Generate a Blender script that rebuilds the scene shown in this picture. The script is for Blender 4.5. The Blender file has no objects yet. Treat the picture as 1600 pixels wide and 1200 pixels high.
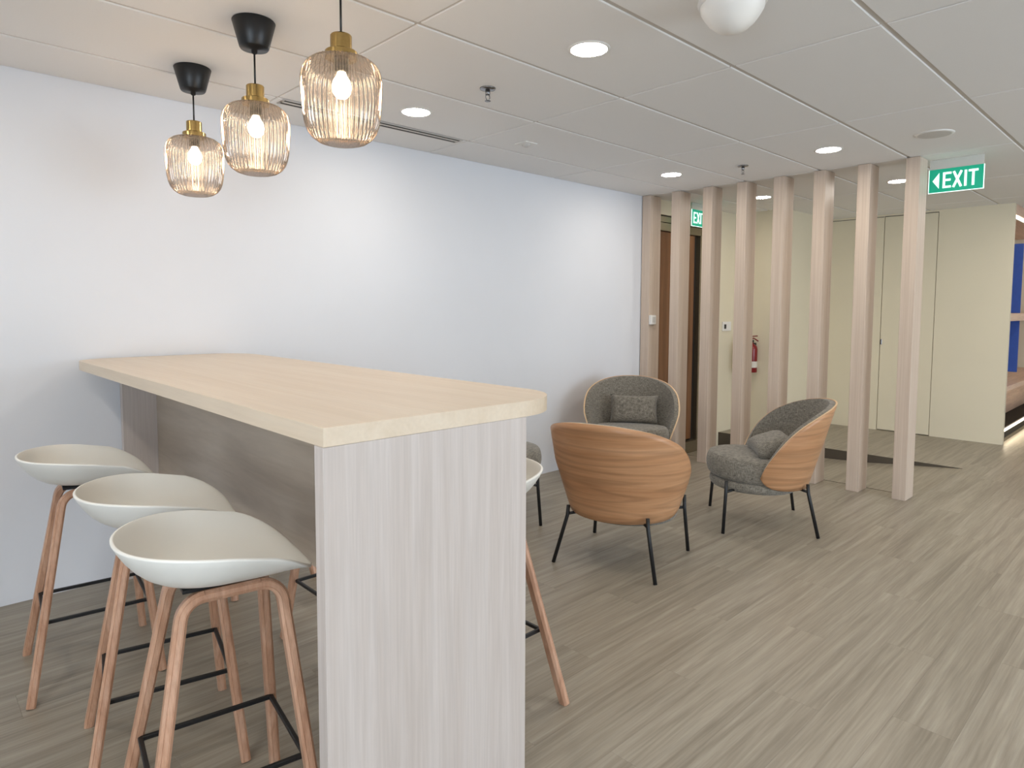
import bpy, bmesh, math, random
from mathutils import Vector, Matrix
random.seed(7)
PI = math.pi
S = bpy.context.scene
C = S.collection

# ------------------------------------------------------------------ camera
# world: X runs along the white wall (away, to the right), Y towards that wall, Z up
F_PX, CY = 1032.108, 553.233
YAW, PITCH, ROLL = math.radians(46.3291), math.radians(3.93347), math.radians(0.19791)
CAM_H = 1.40
fw = Vector((math.cos(YAW) * math.cos(PITCH), math.sin(YAW) * math.cos(PITCH), -math.sin(PITCH)))
r0 = Vector((math.sin(YAW), -math.cos(YAW), 0))
u0 = r0.cross(fw)
rt = math.cos(ROLL) * r0 + math.sin(ROLL) * u0
up = -math.sin(ROLL) * r0 + math.cos(ROLL) * u0
cd = bpy.data.cameras.new('camera')
cam = bpy.data.objects.new('camera', cd)
C.objects.link(cam)
cam.matrix_world = Matrix(((rt.x, up.x, -fw.x, 0), (rt.y, up.y, -fw.y, 0), (rt.z, up.z, -fw.z, CAM_H), (0, 0, 0, 1)))
cd.sensor_width = 36
cd.lens = F_PX / 1600 * 36
cd.shift_y = -(600 - CY) / 1600
cd.clip_start = 0.05
S.camera = cam

# ------------------------------------------------------------------ world, daylight, exposure
W = bpy.data.worlds.new('sky')
S.world = W
W.use_nodes = True
bgn = W.node_tree.nodes['Background']
bgn.inputs[0].default_value = (0.76, 0.88, 1.0, 1)
bgn.inputs[1].default_value = 6.8
S.view_settings.view_transform = 'Standard'
S.view_settings.look = 'None'
S.view_settings.exposure = 0.14
S.view_settings.gamma = 1.0
S.view_settings.use_curve_mapping = False
DOWNLIGHT = 98.0
PENDANT_W = 3.6
WARM = (1.0, 0.93, 0.83)
ROOM_X0, ROOM_X1, ROOM_Y0 = -3.2, 11.6, -4.3
WALL_Y, CEIL = 3.82, 2.49


def portal(name, loc, rot, sx, sy):
    ld = bpy.data.lights.new(name, 'AREA')
    ld.shape = 'RECTANGLE'
    ld.size, ld.size_y = sx, sy
    ld.cycles.is_portal = True
    o = bpy.data.objects.new(name, ld)
    C.objects.link(o)
    o.location = loc
    o.rotation_euler = rot


WINDOWS = [(2.6, 4.4), (4.7, 6.5)]      # X spans of the openings in the wall behind the camera
WZ0, WZ1 = 0.08, 2.42
for a, b in WINDOWS:
    portal('window_daylight', ((a + b) / 2, ROOM_Y0 - 0.1, (WZ0 + WZ1) / 2), (PI / 2, 0, 0), b - a, WZ1 - WZ0)
WEST_WINDOWS = [(-3.9, -2.0), (-1.8, 0.1)]             # Y spans of the openings in the wall to the left behind the camera
for a, b in WEST_WINDOWS:
    portal('window_daylight', (ROOM_X0 - 0.1, (a + b) / 2, (WZ0 + WZ1) / 2), (PI / 2, 0, -PI / 2), b - a, WZ1 - WZ0)


# ------------------------------------------------------------------ helpers
def lin(r, g, b):
    f = lambda c: (c / 12.92 if c <= 0.04045 else ((c + 0.055) / 1.055) ** 2.4)
    return (f(r / 255), f(g / 255), f(b / 255), 1)


def obj(name, bm, mat, parent=None, smooth=False, loc=None):
    if isinstance(bm, bpy.types.Mesh):
        me = bm
    else:
        bmesh.ops.recalc_face_normals(bm, faces=bm.faces[:])
        me = bpy.data.meshes.new(name)
        bm.to_mesh(me)
        bm.free()
        if smooth:
            for p in me.polygons:
                p.use_smooth = True
        if mat:
            me.materials.append(mat)
    o = bpy.data.objects.new(name, me)
    C.objects.link(o)
    if parent:
        o.parent = parent
    if loc is not None:
        o.location = loc
    return o


def tag(o, label, cat, group=None):
    o['label'] = label
    o['category'] = cat
    if group:
        o['group'] = group
    return o


def thing(name, label, cat, loc=(0, 0, 0), rz=0.0, group=None):
    o = bpy.data.objects.new(name, None)
    o.empty_display_size = 0.1
    C.objects.link(o)
    o.location = loc
    o.rotation_euler = (0, 0, rz)
    return tag(o, label, cat, group)


def struct(name, bm, mat, parent=None, smooth=False):
    o = obj(name, bm, mat, parent, smooth)
    if parent is None:
        o['kind'] = 'structure'
    return o


def dup(root, label, loc, rz, group=None):
    r = root.copy()
    C.objects.link(r)
    r.location = loc
    r.rotation_euler = (0, 0, rz)
    r['label'] = label
    if group:
        r['group'] = group
    for ch in list(root.children):
        c = ch.copy()
        C.objects.link(c)
        c.parent = r
        for g in list(ch.children):
            d = g.copy()
            C.objects.link(d)
            d.parent = c
    return r


def add_box(bm, x0, x1, y0, y1, z0, z1, bev=0.0, seg=2):
    m = Matrix.Translation(((x0 + x1) / 2, (y0 + y1) / 2, (z0 + z1) / 2)) @ Matrix.Diagonal((abs(x1 - x0), abs(y1 - y0), abs(z1 - z0), 1))
    r = bmesh.ops.create_cube(bm, size=1, matrix=m)
    if bev > 0:
        es = list({e for v in r['verts'] for e in v.link_edges})
        bmesh.ops.bevel(bm, geom=es, offset=bev, segments=seg, affect='EDGES', profile=0.5)


def box(x0, x1, y0, y1, z0, z1, bev=0.0, seg=2):
    bm = bmesh.new()
    add_box(bm, x0, x1, y0, y1, z0, z1, bev, seg)
    return bm


def lathe(prof, n=48, close=False):
    """surface of revolution about z from (r, z) pairs"""
    bm = bmesh.new()
    rings = []
    for r, z in prof:
        if r < 1e-6:
            rings.append([bm.verts.new((0, 0, z))])
        else:
            rings.append([bm.verts.new((r * math.cos(2 * PI * i / n), r * math.sin(2 * PI * i / n), z)) for i in range(n)])
    for a, b in zip(rings[:-1], rings[1:]):
        for i in range(n):
            j = (i + 1) % n
            if len(a) == 1 and len(b) == 1:
                continue
            if len(a) == 1:
                bm.faces.new((a[0], b[j], b[i]))
            elif len(b) == 1:
                bm.faces.new((a[i], a[j], b[0]))
            else:
                bm.faces.new((a[i], a[j], b[j], b[i]))
    return bm


def prism(outline, z0, z1, bev=0.0):
    """outline: list of (x, y); extruded along z"""
    bm = bmesh.new()
    lo = [bm.verts.new((x, y, z0)) for x, y in outline]
    hi = [bm.verts.new((x, y, z1)) for x, y in outline]
    n = len(outline)
    bm.faces.new(lo[::-1])
    top = bm.faces.new(hi)
    for i in range(n):
        j = (i + 1) % n
        bm.faces.new((lo[i], lo[j], hi[j], hi[i]))
    if bev > 0:
        es = [e for e in bm.edges if abs(e.verts[0].co.z - e.verts[1].co.z) < 1e-6]
        bmesh.ops.bevel(bm, geom=es, offset=bev, segments=2, affect='EDGES', profile=0.5)
    return bm


def sweep_rect(path, side, w, t, bev=0.15, groove=0.0):
    """rectangular bar (rounded corners) swept along path; side = constant side vector (width w), t = thickness in the bend plane"""
    bm = bmesh.new()
    side = Vector(side).normalized()
    path = [Vector(p) for p in path]
    k = min(w, t) * bev
    prof = []
    for sx, sy in ((1, 1), (-1, 1), (-1, -1), (1, -1)):
        a, b = sx * w / 2, sy * t / 2
        if sx * sy > 0:
            prof += [(a, b - sy * k), (a - sx * k, b)]
        else:
            prof += [(a - sx * k, b), (a, b - sy * k)]
        if groove and (sx, sy) in ((-1, 1), (1, -1)):      # fine lamination grooves on the two side faces
            for c in ((0.22, -0.22) if sx < 0 else (-0.22, 0.22)):
                e = sy * groove
                prof += [(a, c * t + e), (a - sx * groove * 1.2, c * t), (a, c * t - e)]
    rings = []
    for i, p in enumerate(path):
        d = (path[min(i + 1, len(path) - 1)] - path[max(i - 1, 0)]).normalized()
        s2 = (side - d * side.dot(d)).normalized()
        n = d.cross(s2).normalized()
        rings.append([bm.verts.new(p + s2 * a + n * b) for a, b in prof])
    m = len(prof)
    for a, b in zip(rings[:-1], rings[1:]):
        for i in range(m):
            j = (i + 1) % m
            bm.faces.new((a[i], a[j], b[j], b[i]))
    bm.faces.new(rings[0])
    bm.faces.new(rings[-1][::-1])
    return bm


def tube(path, r, n=10, r_end=None):
    bm = bmesh.new()
    path = [Vector(p) for p in path]
    rings = []
    ref = Vector((0, 0, 1))
    d0 = (path[1] - path[0]).normalized()
    if abs(d0.dot(ref)) > 0.9:
        ref = Vector((1, 0, 0))
    for i, p in enumerate(path):
        d = (path[min(i + 1, len(path) - 1)] - path[max(i - 1, 0)]).normalized()
        a = d.cross(ref).normalized()
        b = d.cross(a).normalized()
        rr = r if r_end is None else r + (r_end - r) * i / (len(path) - 1)
        rings.append([bm.verts.new(p + a * rr * math.cos(2 * PI * k / n) + b * rr * math.sin(2 * PI * k / n)) for k in range(n)])
    for x, y in zip(rings[:-1], rings[1:]):
        for k in range(n):
            j = (k + 1) % n
            bm.faces.new((x[k], x[j], y[j], y[k]))
    bm.faces.new(rings[0])
    bm.faces.new(rings[-1][::-1])
    return bm


def fillet(pts, rad, n=7):
    """round the corners of a polyline"""
    pts = [Vector(p) for p in pts]
    out = [pts[0]]
    for a, b, c in zip(pts[:-2], pts[1:-1], pts[2:]):
        u, v = (a - b).normalized(), (c - b).normalized()
        ang = u.angle(v)
        t = rad / math.tan(ang / 2)
        p, q = b + u * t, b + v * t
        cen = b + (u + v).normalized() * (rad / math.sin(ang / 2))
        x, y = p - cen, q - cen
        tot = x.angle(y)
        for i in range(n + 1):
            f = i / n
            out.append(cen + (x * math.sin((1 - f) * tot) + y * math.sin(f * tot)) / math.sin(tot))
    out.append(pts[-1])
    return out


def interp(tab, x):
    if x <= tab[0][0]:
        return tab[0][1]
    for (a, p), (b, q) in zip(tab[:-1], tab[1:]):
        if x <= b:
            t = (x - a) / (b - a)
            return p + (q - p) * t
    return tab[-1][1]


def smoothtab(tab, x):
    """catmull-rom through (x, y) pairs"""
    n = len(tab)
    if x <= tab[0][0]:
        return tab[0][1]
    if x >= tab[-1][0]:
        return tab[-1][1]
    for i in range(n - 1):
        if x <= tab[i + 1][0]:
            break
    x0, y0 = tab[i]
    x1, y1 = tab[i + 1]
    sl = lambda k: (tab[min(k + 1, n - 1)][1] - tab[max(k - 1, 0)][1]) / (tab[min(k + 1, n - 1)][0] - tab[max(k - 1, 0)][0])
    h = x1 - x0
    t = (x - x0) / h
    return (2 * t ** 3 - 3 * t * t + 1) * y0 + (t ** 3 - 2 * t * t + t) * h * sl(i) + (-2 * t ** 3 + 3 * t * t) * y1 + (t ** 3 - t * t) * h * sl(i + 1)


# ------------------------------------------------------------------ materials
def new_mat(name):
    m = bpy.data.materials.new(name)
    m.use_nodes = True
    nt = m.node_tree
    return m, nt, nt.nodes['Principled BSDF']


def plain(name, col, rough=0.5, metal=0.0, noise=0.0, bump=0.0, nscale=60.0, spec=0.5):
    m, nt, p = new_mat(name)
    p.inputs['Base Color'].default_value = col
    p.inputs['Roughness'].default_value = rough
    p.inputs['Metallic'].default_value = metal
    p.inputs['Specular IOR Level'].default_value = spec
    if noise or bump:
        tc = nt.nodes.new('ShaderNodeTexCoord')
        nz = nt.nodes.new('ShaderNodeTexNoise')
        nz.inputs['Scale'].default_value = nscale
        nz.inputs['Detail'].default_value = 4
        nt.links.new(tc.outputs['Object'], nz.inputs['Vector'])
        if noise:
            rp = nt.nodes.new('ShaderNodeValToRGB')
            rp.color_ramp.elements[0].position = 0.3
            rp.color_ramp.elements[1].position = 0.7
            rp.color_ramp.elements[0].color = tuple(c * (1 - noise) for c in col[:3]) + (1,)
            rp.color_ramp.elements[1].color = tuple(min(1, c * (1 + noise)) for c in col[:3]) + (1,)
            nt.links.new(nz.outputs['Fac'], rp.inputs[0])
            nt.links.new(rp.outputs[0], p.inputs['Base Color'])
        if bump:
            bn = nt.nodes.new('ShaderNodeBump')
            bn.inputs['Strength'].default_value = bump
            bn.inputs['Distance'].default_value = 0.002
            nt.links.new(nz.outputs['Fac'], bn.inputs['Height'])
            nt.links.new(bn.outputs[0], p.inputs['Normal'])
    return m


def wood(name, dark, mid, light, scale, rough=0.45, fine=(0.5, 0.08), big=1.0, bump=0.05, rand=0.0, contrast=(0.3, 0.7), spec=0.4, rings=0.0, freq=55.0):
    """streaked wood: `scale` is the per-axis mapping scale (small along the grain)"""
    m, nt, p = new_mat(name)
    N, L = nt.nodes.new, nt.links.new
    tc = N('ShaderNodeTexCoord')
    mp = N('ShaderNodeMapping')
    mp.inputs['Scale'].default_value = scale
    L(tc.outputs['Object'], mp.inputs['Vector'])
    vec = mp.outputs[0]
    if rand:
        oi = N('ShaderNodeObjectInfo')
        ml = N('ShaderNodeMath')
        ml.operation = 'MULTIPLY'
        ml.inputs[1].default_value = 37.0
        L(oi.outputs['Random'], ml.inputs[0])
        ad = N('ShaderNodeVectorMath')
        ad.operation = 'ADD'
        L(vec, ad.inputs[0])
        L(ml.outputs[0], ad.inputs[1])
        vec = ad.outputs[0]
    n1 = N('ShaderNodeTexNoise')
    n1.inputs['Scale'].default_value = big
    n1.inputs['Detail'].default_value = 6
    n1.inputs['Roughness'].default_value = 0.6
    n1.inputs['Distortion'].default_value = 0.6
    L(vec, n1.inputs['Vector'])
    rp = N('ShaderNodeValToRGB')
    rp.color_ramp.elements[0].position = contrast[0]
    rp.color_ramp.elements[0].color = dark
    rp.color_ramp.elements[1].position = contrast[1]
    rp.color_ramp.elements[1].color = light
    e = rp.color_ramp.elements.new((contrast[0] + contrast[1]) / 2)
    e.color = mid
    L(n1.outputs['Fac'], rp.inputs[0])
    n2 = N('ShaderNodeTexNoise')
    n2.inputs['Scale'].default_value = big * 6
    n2.inputs['Detail'].default_value = 3
    L(vec, n2.inputs['Vector'])
    mr = N('ShaderNodeMapRange')
    mr.inputs['From Min'].default_value = 0.35
    mr.inputs['From Max'].default_value = 0.65
    mr.inputs['To Min'].default_value = 1 - fine[1]
    mr.inputs['To Max'].default_value = 1 + fine[1]
    L(n2.outputs['Fac'], mr.inputs['Value'])
    mx = N('ShaderNodeVectorMath')
    mx.operation = 'MULTIPLY'
    L(rp.outputs[0], mx.inputs[0])
    L(mr.outputs[0], mx.inputs[1])
    col = mx.outputs[0]
    if rings:
        wv = N('ShaderNodeTexNoise')
        wv.inputs['Scale'].default_value = big * 0.33
        wv.inputs['Detail'].default_value = 1.0
        L(vec, wv.inputs['Vector'])
        m1 = N('ShaderNodeMath')
        m1.operation = 'MULTIPLY'
        m1.inputs[1].default_value = freq
        L(wv.outputs['Fac'], m1.inputs[0])
        m2 = N('ShaderNodeMath')
        m2.operation = 'SINE'
        L(m1.outputs[0], m2.inputs[0])
        r2 = N('ShaderNodeMapRange')
        r2.inputs['From Min'].default_value = 0.3
        r2.inputs['From Max'].default_value = 1.0
        r2.inputs['To Min'].default_value = 1.0
        r2.inputs['To Max'].default_value = 1.0 - rings
        L(m2.outputs[0], r2.inputs['Value'])
        m3 = N('ShaderNodeVectorMath')
        m3.operation = 'MULTIPLY'
        L(col, m3.inputs[0])
        L(r2.outputs[0], m3.inputs[1])
        col = m3.outputs[0]
    if rand:
        r3 = N('ShaderNodeMapRange')
        r3.inputs['To Min'].default_value = 1 - rand
        r3.inputs['To Max'].default_value = 1 + rand
        L(oi.outputs['Random'], r3.inputs['Value'])
        m4 = N('ShaderNodeVectorMath')
        m4.operation = 'MULTIPLY'
        L(col, m4.inputs[0])
        L(r3.outputs[0], m4.inputs[1])
        col = m4.outputs[0]
    L(col, p.inputs['Base Color'])
    p.inputs['Roughness'].default_value = rough
    p.inputs['Specular IOR Level'].default_value = spec
    if bump:
        bn = N('ShaderNodeBump')
        bn.inputs['Strength'].default_value = bump
        bn.inputs['Distance'].default_value = 0.002
        L(n2.outputs['Fac'], bn.inputs['Height'])
        L(bn.outputs[0], p.inputs['Normal'])
    return m


def emit(name, col, strength):
    m, nt, p = new_mat(name)
    p.inputs['Base Color'].default_value = tuple(col[:3]) + (1,)
    p.inputs['Emission Color'].default_value = tuple(col[:3]) + (1,)
    p.inputs['Emission Strength'].default_value = strength
    return m


M = {}
M['white_paint'] = plain('white_paint', lin(226, 227, 231), 0.75, noise=0.008, nscale=3, spec=0.2)
M['cream_paint'] = plain('cream_paint', lin(224, 214, 190), 0.6, noise=0.01, nscale=3, spec=0.25)
M['tile'] = plain('ceiling_tile_board', lin(238, 236, 234), 0.85, noise=0.012, bump=0.08, nscale=260, spec=0.15)
M['grid'] = plain('ceiling_grid', lin(206, 200, 193), 0.6)
M['plaster'] = plain('soffit', lin(212, 207, 200), 0.8)
M['plank'] = wood('vinyl_plank', lin(130, 121, 107), lin(151, 142, 127), lin(167, 159, 145), (0.75, 19, 19), 0.38, fine=(0.5, 0.08), big=1.2, rand=0.03, contrast=(0.28, 0.74), rings=0.06, bump=0.04)
M['plank_seam'] = plain('floor_underlay', lin(84, 76, 65), 0.8)
LAM = (lin(194, 182, 174), lin(200, 189, 182), lin(206, 196, 190))  # same laminate as the tabletop, cooler light put into its colour
M['laminate_v'] = wood('pale_ash_laminate_vertical', *LAM, (22, 22, 0.7), 0.4, fine=(0.5, 0.035), big=1.3, rings=0.03)
M['laminate_y'] = wood('pale_ash_laminate_top', lin(214, 195, 170), lin(219, 201, 178), lin(223, 207, 185), (14, 0.7, 14), 0.36, fine=(0.5, 0.02), big=1.2, rings=0.012)
M['laminate_h'] = wood('pale_ash_laminate_shade_tone', lin(172, 157, 139), lin(184, 170, 153), lin(192, 179, 163), (0.9, 0.9, 9), 0.4, fine=(0.5, 0.03), big=1.2, rings=0.06)  # under-table shade partly put into this darker tone of the laminate
M['slat'] = wood('slat_laminate', lin(194, 174, 157), lin(203, 184, 167), lin(211, 194, 178), (70, 70, 0.6), 0.45, fine=(0.5, 0.03), big=1.4, rings=0.02, rand=0.02)
M['leg_wood'] = wood('oak_lacquered', lin(176, 130, 102), lin(196, 152, 124), lin(210, 170, 144), (20, 20, 1.2), 0.35, fine=(0.5, 0.06), big=1.5, rings=0.06)
M['veneer'] = wood('oak_veneer', lin(174, 126, 88), lin(187, 140, 101), lin(199, 153, 115), (0.55, 0.55, 11), 0.36, fine=(0.5, 0.07), big=1.5, rings=0.17, freq=85.0, rand=0.02)
M['ply_edge'] = plain('plywood_edge', lin(216, 186, 148), 0.5, noise=0.05, nscale=40)
M['shell'] = plain('white_polypropylene', lin(238, 236, 229), 0.4, bump=0.03, nscale=400)
M['black_metal'] = plain('black_powder_coat', lin(22, 23, 25), 0.45, noise=0.1, nscale=200)
M['black_plastic'] = plain('black_plastic', lin(17, 17, 18), 0.38, bump=0.02, nscale=300)
M['brass'] = plain('brushed_brass', lin(180, 150, 94), 0.25, metal=1.0, noise=0.06, nscale=120)
M['chrome'] = plain('chrome', lin(150, 150, 152), 0.2, metal=1.0, noise=0.05, nscale=60)
M['white_plastic'] = plain('white_plastic', lin(232, 229, 224), 0.4, bump=0.01, nscale=300)
M['grey_mesh'] = plain('speaker_mesh', lin(206, 202, 197), 0.7, noise=0.12, bump=0.2, nscale=500)
M['dark_gap'] = plain('dark_gap', lin(30, 26, 22), 0.8)
M['lift_bronze'] = wood('lift_door_wood', lin(96, 62, 38), lin(116, 77, 48), lin(132, 90, 58), (12, 12, 0.8), 0.3, big=1.0)
M['lift_steel'] = plain('hairline_steel', lin(150, 138, 116), 0.35, metal=0.8, noise=0.04, nscale=90)
M['blue'] = plain('blue_panel', lin(50, 86, 172), 0.5, noise=0.05, nscale=20)
M['shelf_wood'] = wood('shelf_laminate', lin(208, 174, 152), lin(222, 190, 168), lin(232, 202, 182), (0.8, 16, 16), 0.4)  # lightened instead of adding a lamp: niche light put into the colour
M['red_paint'] = plain('extinguisher_red', lin(124, 20, 24), 0.3, noise=0.04, nscale=30)
M['label_white'] = plain('paper_label', lin(214, 208, 196), 0.6, noise=0.12, nscale=120)
M['disc'] = emit('downlight_diffuser', WARM, DOWNLIGHT)
M['led'] = emit('led_strip', (1.0, 0.86, 0.62), 17.0)
M['bulb'] = emit('bulb_glow', (1.0, 0.80, 0.55), 40.0)
M['sign_green'] = emit('sign_green', lin(12, 150, 118)[:3], 0.55)
M['sign_white'] = emit('sign_white', (0.78, 1.0, 0.93), 0.85)


def fabric_mat():
    m, nt, p = new_mat('grey_melange_fabric')
    N, L = nt.nodes.new, nt.links.new
    tc = N('ShaderNodeTexCoord')
    mp1, mp2 = N('ShaderNodeMapping'), N('ShaderNodeMapping')
    mp1.inputs['Scale'].default_value = (40, 40, 330)
    mp2.inputs['Scale'].default_value = (260, 260, 40)
    cols = []
    for mp in (mp1, mp2):
        L(tc.outputs['Object'], mp.inputs['Vector'])
        nz = N('ShaderNodeTexNoise')
        nz.inputs['Scale'].default_value = 1.0
        nz.inputs['Detail'].default_value = 3
        L(mp.outputs[0], nz.inputs['Vector'])
        cols.append(nz.outputs['Fac'])
    ad = N('ShaderNodeMath')
    L(cols[0], ad.inputs[0])
    L(cols[1], ad.inputs[1])
    ml = N('ShaderNodeMath')
    ml.operation = 'MULTIPLY'
    ml.inputs[1].default_value = 0.5
    L(ad.outputs[0], ml.inputs[0])
    rp = N('ShaderNodeValToRGB')
    rp.color_ramp.elements[0].position = 0.36
    rp.color_ramp.elements[0].color = lin(86, 81, 73)
    rp.color_ramp.elements[1].position = 0.64
    rp.color_ramp.elements[1].color = lin(150, 143, 131)
    L(ml.outputs[0], rp.inputs[0])
    L(rp.outputs[0], p.inputs['Base Color'])
    p.inputs['Roughness'].default_value = 0.9
    p.inputs['Specular IOR Level'].default_value = 0.15
    p.inputs['Sheen Weight'].default_value = 0.2
    bn = N('ShaderNodeBump')
    bn.inputs['Strength'].default_value = 0.35
    bn.inputs['Distance'].default_value = 0.0015
    L(ml.outputs[0], bn.inputs['Height'])
    L(bn.outputs[0], p.inputs['Normal'])
    return m


def smoked_glass():
    m, nt, p = new_mat('smoked_ribbed_glass')
    nt.nodes.remove(p)
    N, L = nt.nodes.new, nt.links.new
    out = nt.nodes['Material Output']
    tr, gl, tl = N('ShaderNodeBsdfTransparent'), N('ShaderNodeBsdfGlossy'), N('ShaderNodeBsdfTranslucent')
    tr.inputs[0].default_value = (0.66, 0.61, 0.585, 1)
    gl.inputs[0].default_value = (0.95, 0.9, 0.85, 1)
    gl.inputs['Roughness'].default_value = 0.07
    tl.inputs[0].default_value = (0.8, 0.74, 0.68, 1)
    fc = N('ShaderNodeLayerWeight')
    fc.inputs['Blend'].default_value = 0.4
    tint = N('ShaderNodeMix')
    tint.data_type = 'RGBA'
    tint.inputs[6].default_value = (0.76, 0.71, 0.68, 1)
    tint.inputs[7].default_value = (0.26, 0.22, 0.20, 1)     # longer path through the glass at the rib flanks
    L(fc.outputs['Facing'], tint.inputs[0])
    L(tint.outputs[2], tr.inputs[0])
    lw = N('ShaderNodeLayerWeight')
    lw.inputs['Blend'].default_value = 0.35
    mr = N('ShaderNodeMapRange')
    mr.inputs['To Min'].default_value = 0.08
    mr.inputs['To Max'].default_value = 0.42
    L(lw.outputs['Fresnel'], mr.inputs['Value'])
    m1, m2 = N('ShaderNodeMixShader'), N('ShaderNodeMixShader')
    m1.inputs[0].default_value = 0.05
    L(tr.outputs[0], m1.inputs[1])
    L(tl.outputs[0], m1.inputs[2])
    L(mr.outputs[0], m2.inputs[0])
    L(m1.outputs[0], m2.inputs[1])
    L(gl.outputs[0], m2.inputs[2])
    L(m2.outputs[0], out.inputs[0])
    return m


def clear_acrylic():
    m, nt, p = new_mat('clear_acrylic')
    p.inputs['Base Color'].default_value = (0.9, 0.92, 0.93, 1)
    p.inputs['Roughness'].default_value = 0.1
    p.inputs['Alpha'].default_value = 0.28
    return m


M['fabric'] = fabric_mat()
M['glass'] = smoked_glass()
M['acrylic'] = clear_acrylic()

# ------------------------------------------------------------------ floor
NICHE_Y, COL_X0, RAMP_X1 = 1.39, 5.565, 6.87
RAMP_Y0 = 1.415
fl = struct('floor', box(ROOM_X0, ROOM_X1, ROOM_Y0, RAMP_Y0, -0.30, -0.004), M['plank_seam'])
struct('floor_niche_base', box(8.42, ROOM_X1, RAMP_Y0, WALL_Y, -0.30, -0.002), M['plank_seam'])
PW, PL = 0.185, 1.24
plank_mesh = {}


def plank_obj(x0, x1, y0, y1):
    k = (round(x1 - x0, 3), round(y1 - y0, 3))
    if k not in plank_mesh:
        bm = box(0.0002, k[0] - 0.0002, 0.0002, k[1] - 0.0002, -0.012, 0.0)
        bmesh.ops.recalc_face_normals(bm, faces=bm.faces[:])
        me = bpy.data.meshes.new('plank')
        bm.to_mesh(me)
        bm.free()
        me.materials.append(M['plank'])
        plank_mesh[k] = me
    return obj('plank', plank_mesh[k], None, fl, loc=(x0, y0, 0))


def floor_px(x, y):
    d = Vector((x, y, -CAM_H))
    z = d.dot(fw)
    if z < 0.2:
        return None
    return 800 + F_PX * d.dot(rt) / z, CY - F_PX * d.dot(up) / z


n_planks = 0
rest = bmesh.new()
ny = int((WALL_Y - ROOM_Y0) / PW) + 1
for j in range(ny + 1):
    y1 = WALL_Y - j * PW
    y0 = max(y1 - PW, ROOM_Y0)
    if y1 - y0 < 0.01:
        continue
    x = ROOM_X0 - ((j * 0.437) % 1.0) * PL
    while x < ROOM_X1:
        xa, xb = max(x, ROOM_X0), min(x + PL, ROOM_X1)
        x += PL
        if xb - xa < 0.02:
            continue
        spans = [(xa, xb)]
        if y0 > RAMP_Y0 - 0.02:        # the sunken ramp strip behind the posts takes its own floor
            spans = [(a, b) for a, b in ((xa, min(xb, COL_X0)), (max(xa, RAMP_X1), min(xb, 8.42))) if b - a > 0.02]
        for a, b in spans:
            vis = False
            for px in (a, (a + b) / 2, b):
                for py in (y0, y1):
                    q = floor_px(px, py)
                    if q and -40 < q[0] < 1640 and q[1] < 1240 and px < 9.6:
                        vis = True
            if vis and n_planks < 300:
                plank_obj(a, b, y0, y1)
                n_planks += 1
            else:
                add_box(rest, a + 0.0004, b - 0.0004, y0 + 0.0004, y1 - 0.0004, -0.012, 0)
o = obj('far_planks', rest, M['plank'], fl)
o['kind'] = 'stuff'
struct('floor_seating_base', box(ROOM_X0, COL_X0, RAMP_Y0, WALL_Y, -0.30, -0.004), M['plank_seam'])
struct('floor_passage_base', box(RAMP_X1, 8.42, RAMP_Y0, WALL_Y, -0.30, -0.004), M['plank_seam'])
# ramp sinking towards the lift
RZ = [(1.41, -0.0005), (2.2, -0.078), (3.0, -0.128), (3.9, -0.155)]
bm = bmesh.new()
ra = [bm.verts.new((COL_X0 - 0.01, y, z)) for y, z in RZ]
rb = [bm.verts.new((RAMP_X1 + 0.01, y, z)) for y, z in RZ]
for i in range(len(RZ) - 1):
    bm.faces.new((ra[i], rb[i], rb[i + 1], ra[i + 1]))
struct('floor_ramp', bm, M['plank'])
# thin metal edge trim where the ramp meets the two floors
struct('trim_1', box(COL_X0, COL_X0 + 0.004, 1.50, WALL_Y, -0.03, 0.002), M['plank_seam'])
struct('trim_2', box(RAMP_X1 - 0.003, RAMP_X1, RAMP_Y0, WALL_Y, -0.17, 0.001), M['plank_seam'])

# ------------------------------------------------------------------ ceiling: grid and separate tiles
ceil = struct('ceiling', box(ROOM_X0, ROOM_X1, ROOM_Y0, WALL_Y + 0.1, CEIL + 0.006, CEIL + 0.2), M['grid'])
TX, TY = 1.2835, 0.6195
tx0, ty0 = 2.827 - 5 * TX, 0.9085 - 9 * TY
GX, GY = 0.006, 0.011             # half joint across X / across Y
xs = [tx0 + i * TX for i in range(13)]
ys = [ty0 + i * TY for i in range(15)]
tile_mesh = {}
for i in range(12):
    for j in range(14):
        xa, xb = max(xs[i] + GX, ROOM_X0), min(xs[i + 1] - GX, ROOM_X1)
        ya, yb = max(ys[j] + GY, ROOM_Y0), min(ys[j + 1] - GY, WALL_Y - 0.002)
        if xb - xa < 0.05 or yb - ya < 0.03:
            continue
        k = (round(xb - xa, 3), round(yb - ya, 3))
        if k not in tile_mesh:
            bm = box(0, k[0], 0, k[1], 0, 0.02, 0.0025, 1)
            bmesh.ops.recalc_face_normals(bm, faces=bm.faces[:])
            me = bpy.data.meshes.new('ceiling_tile')
            bm.to_mesh(me)
            bm.free()
            me.materials.append(M['tile'])
            tile_mesh[k] = me
        obj('ceiling_tile', tile_mesh[k], None, ceil, loc=(xa, ya, CEIL))

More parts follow.
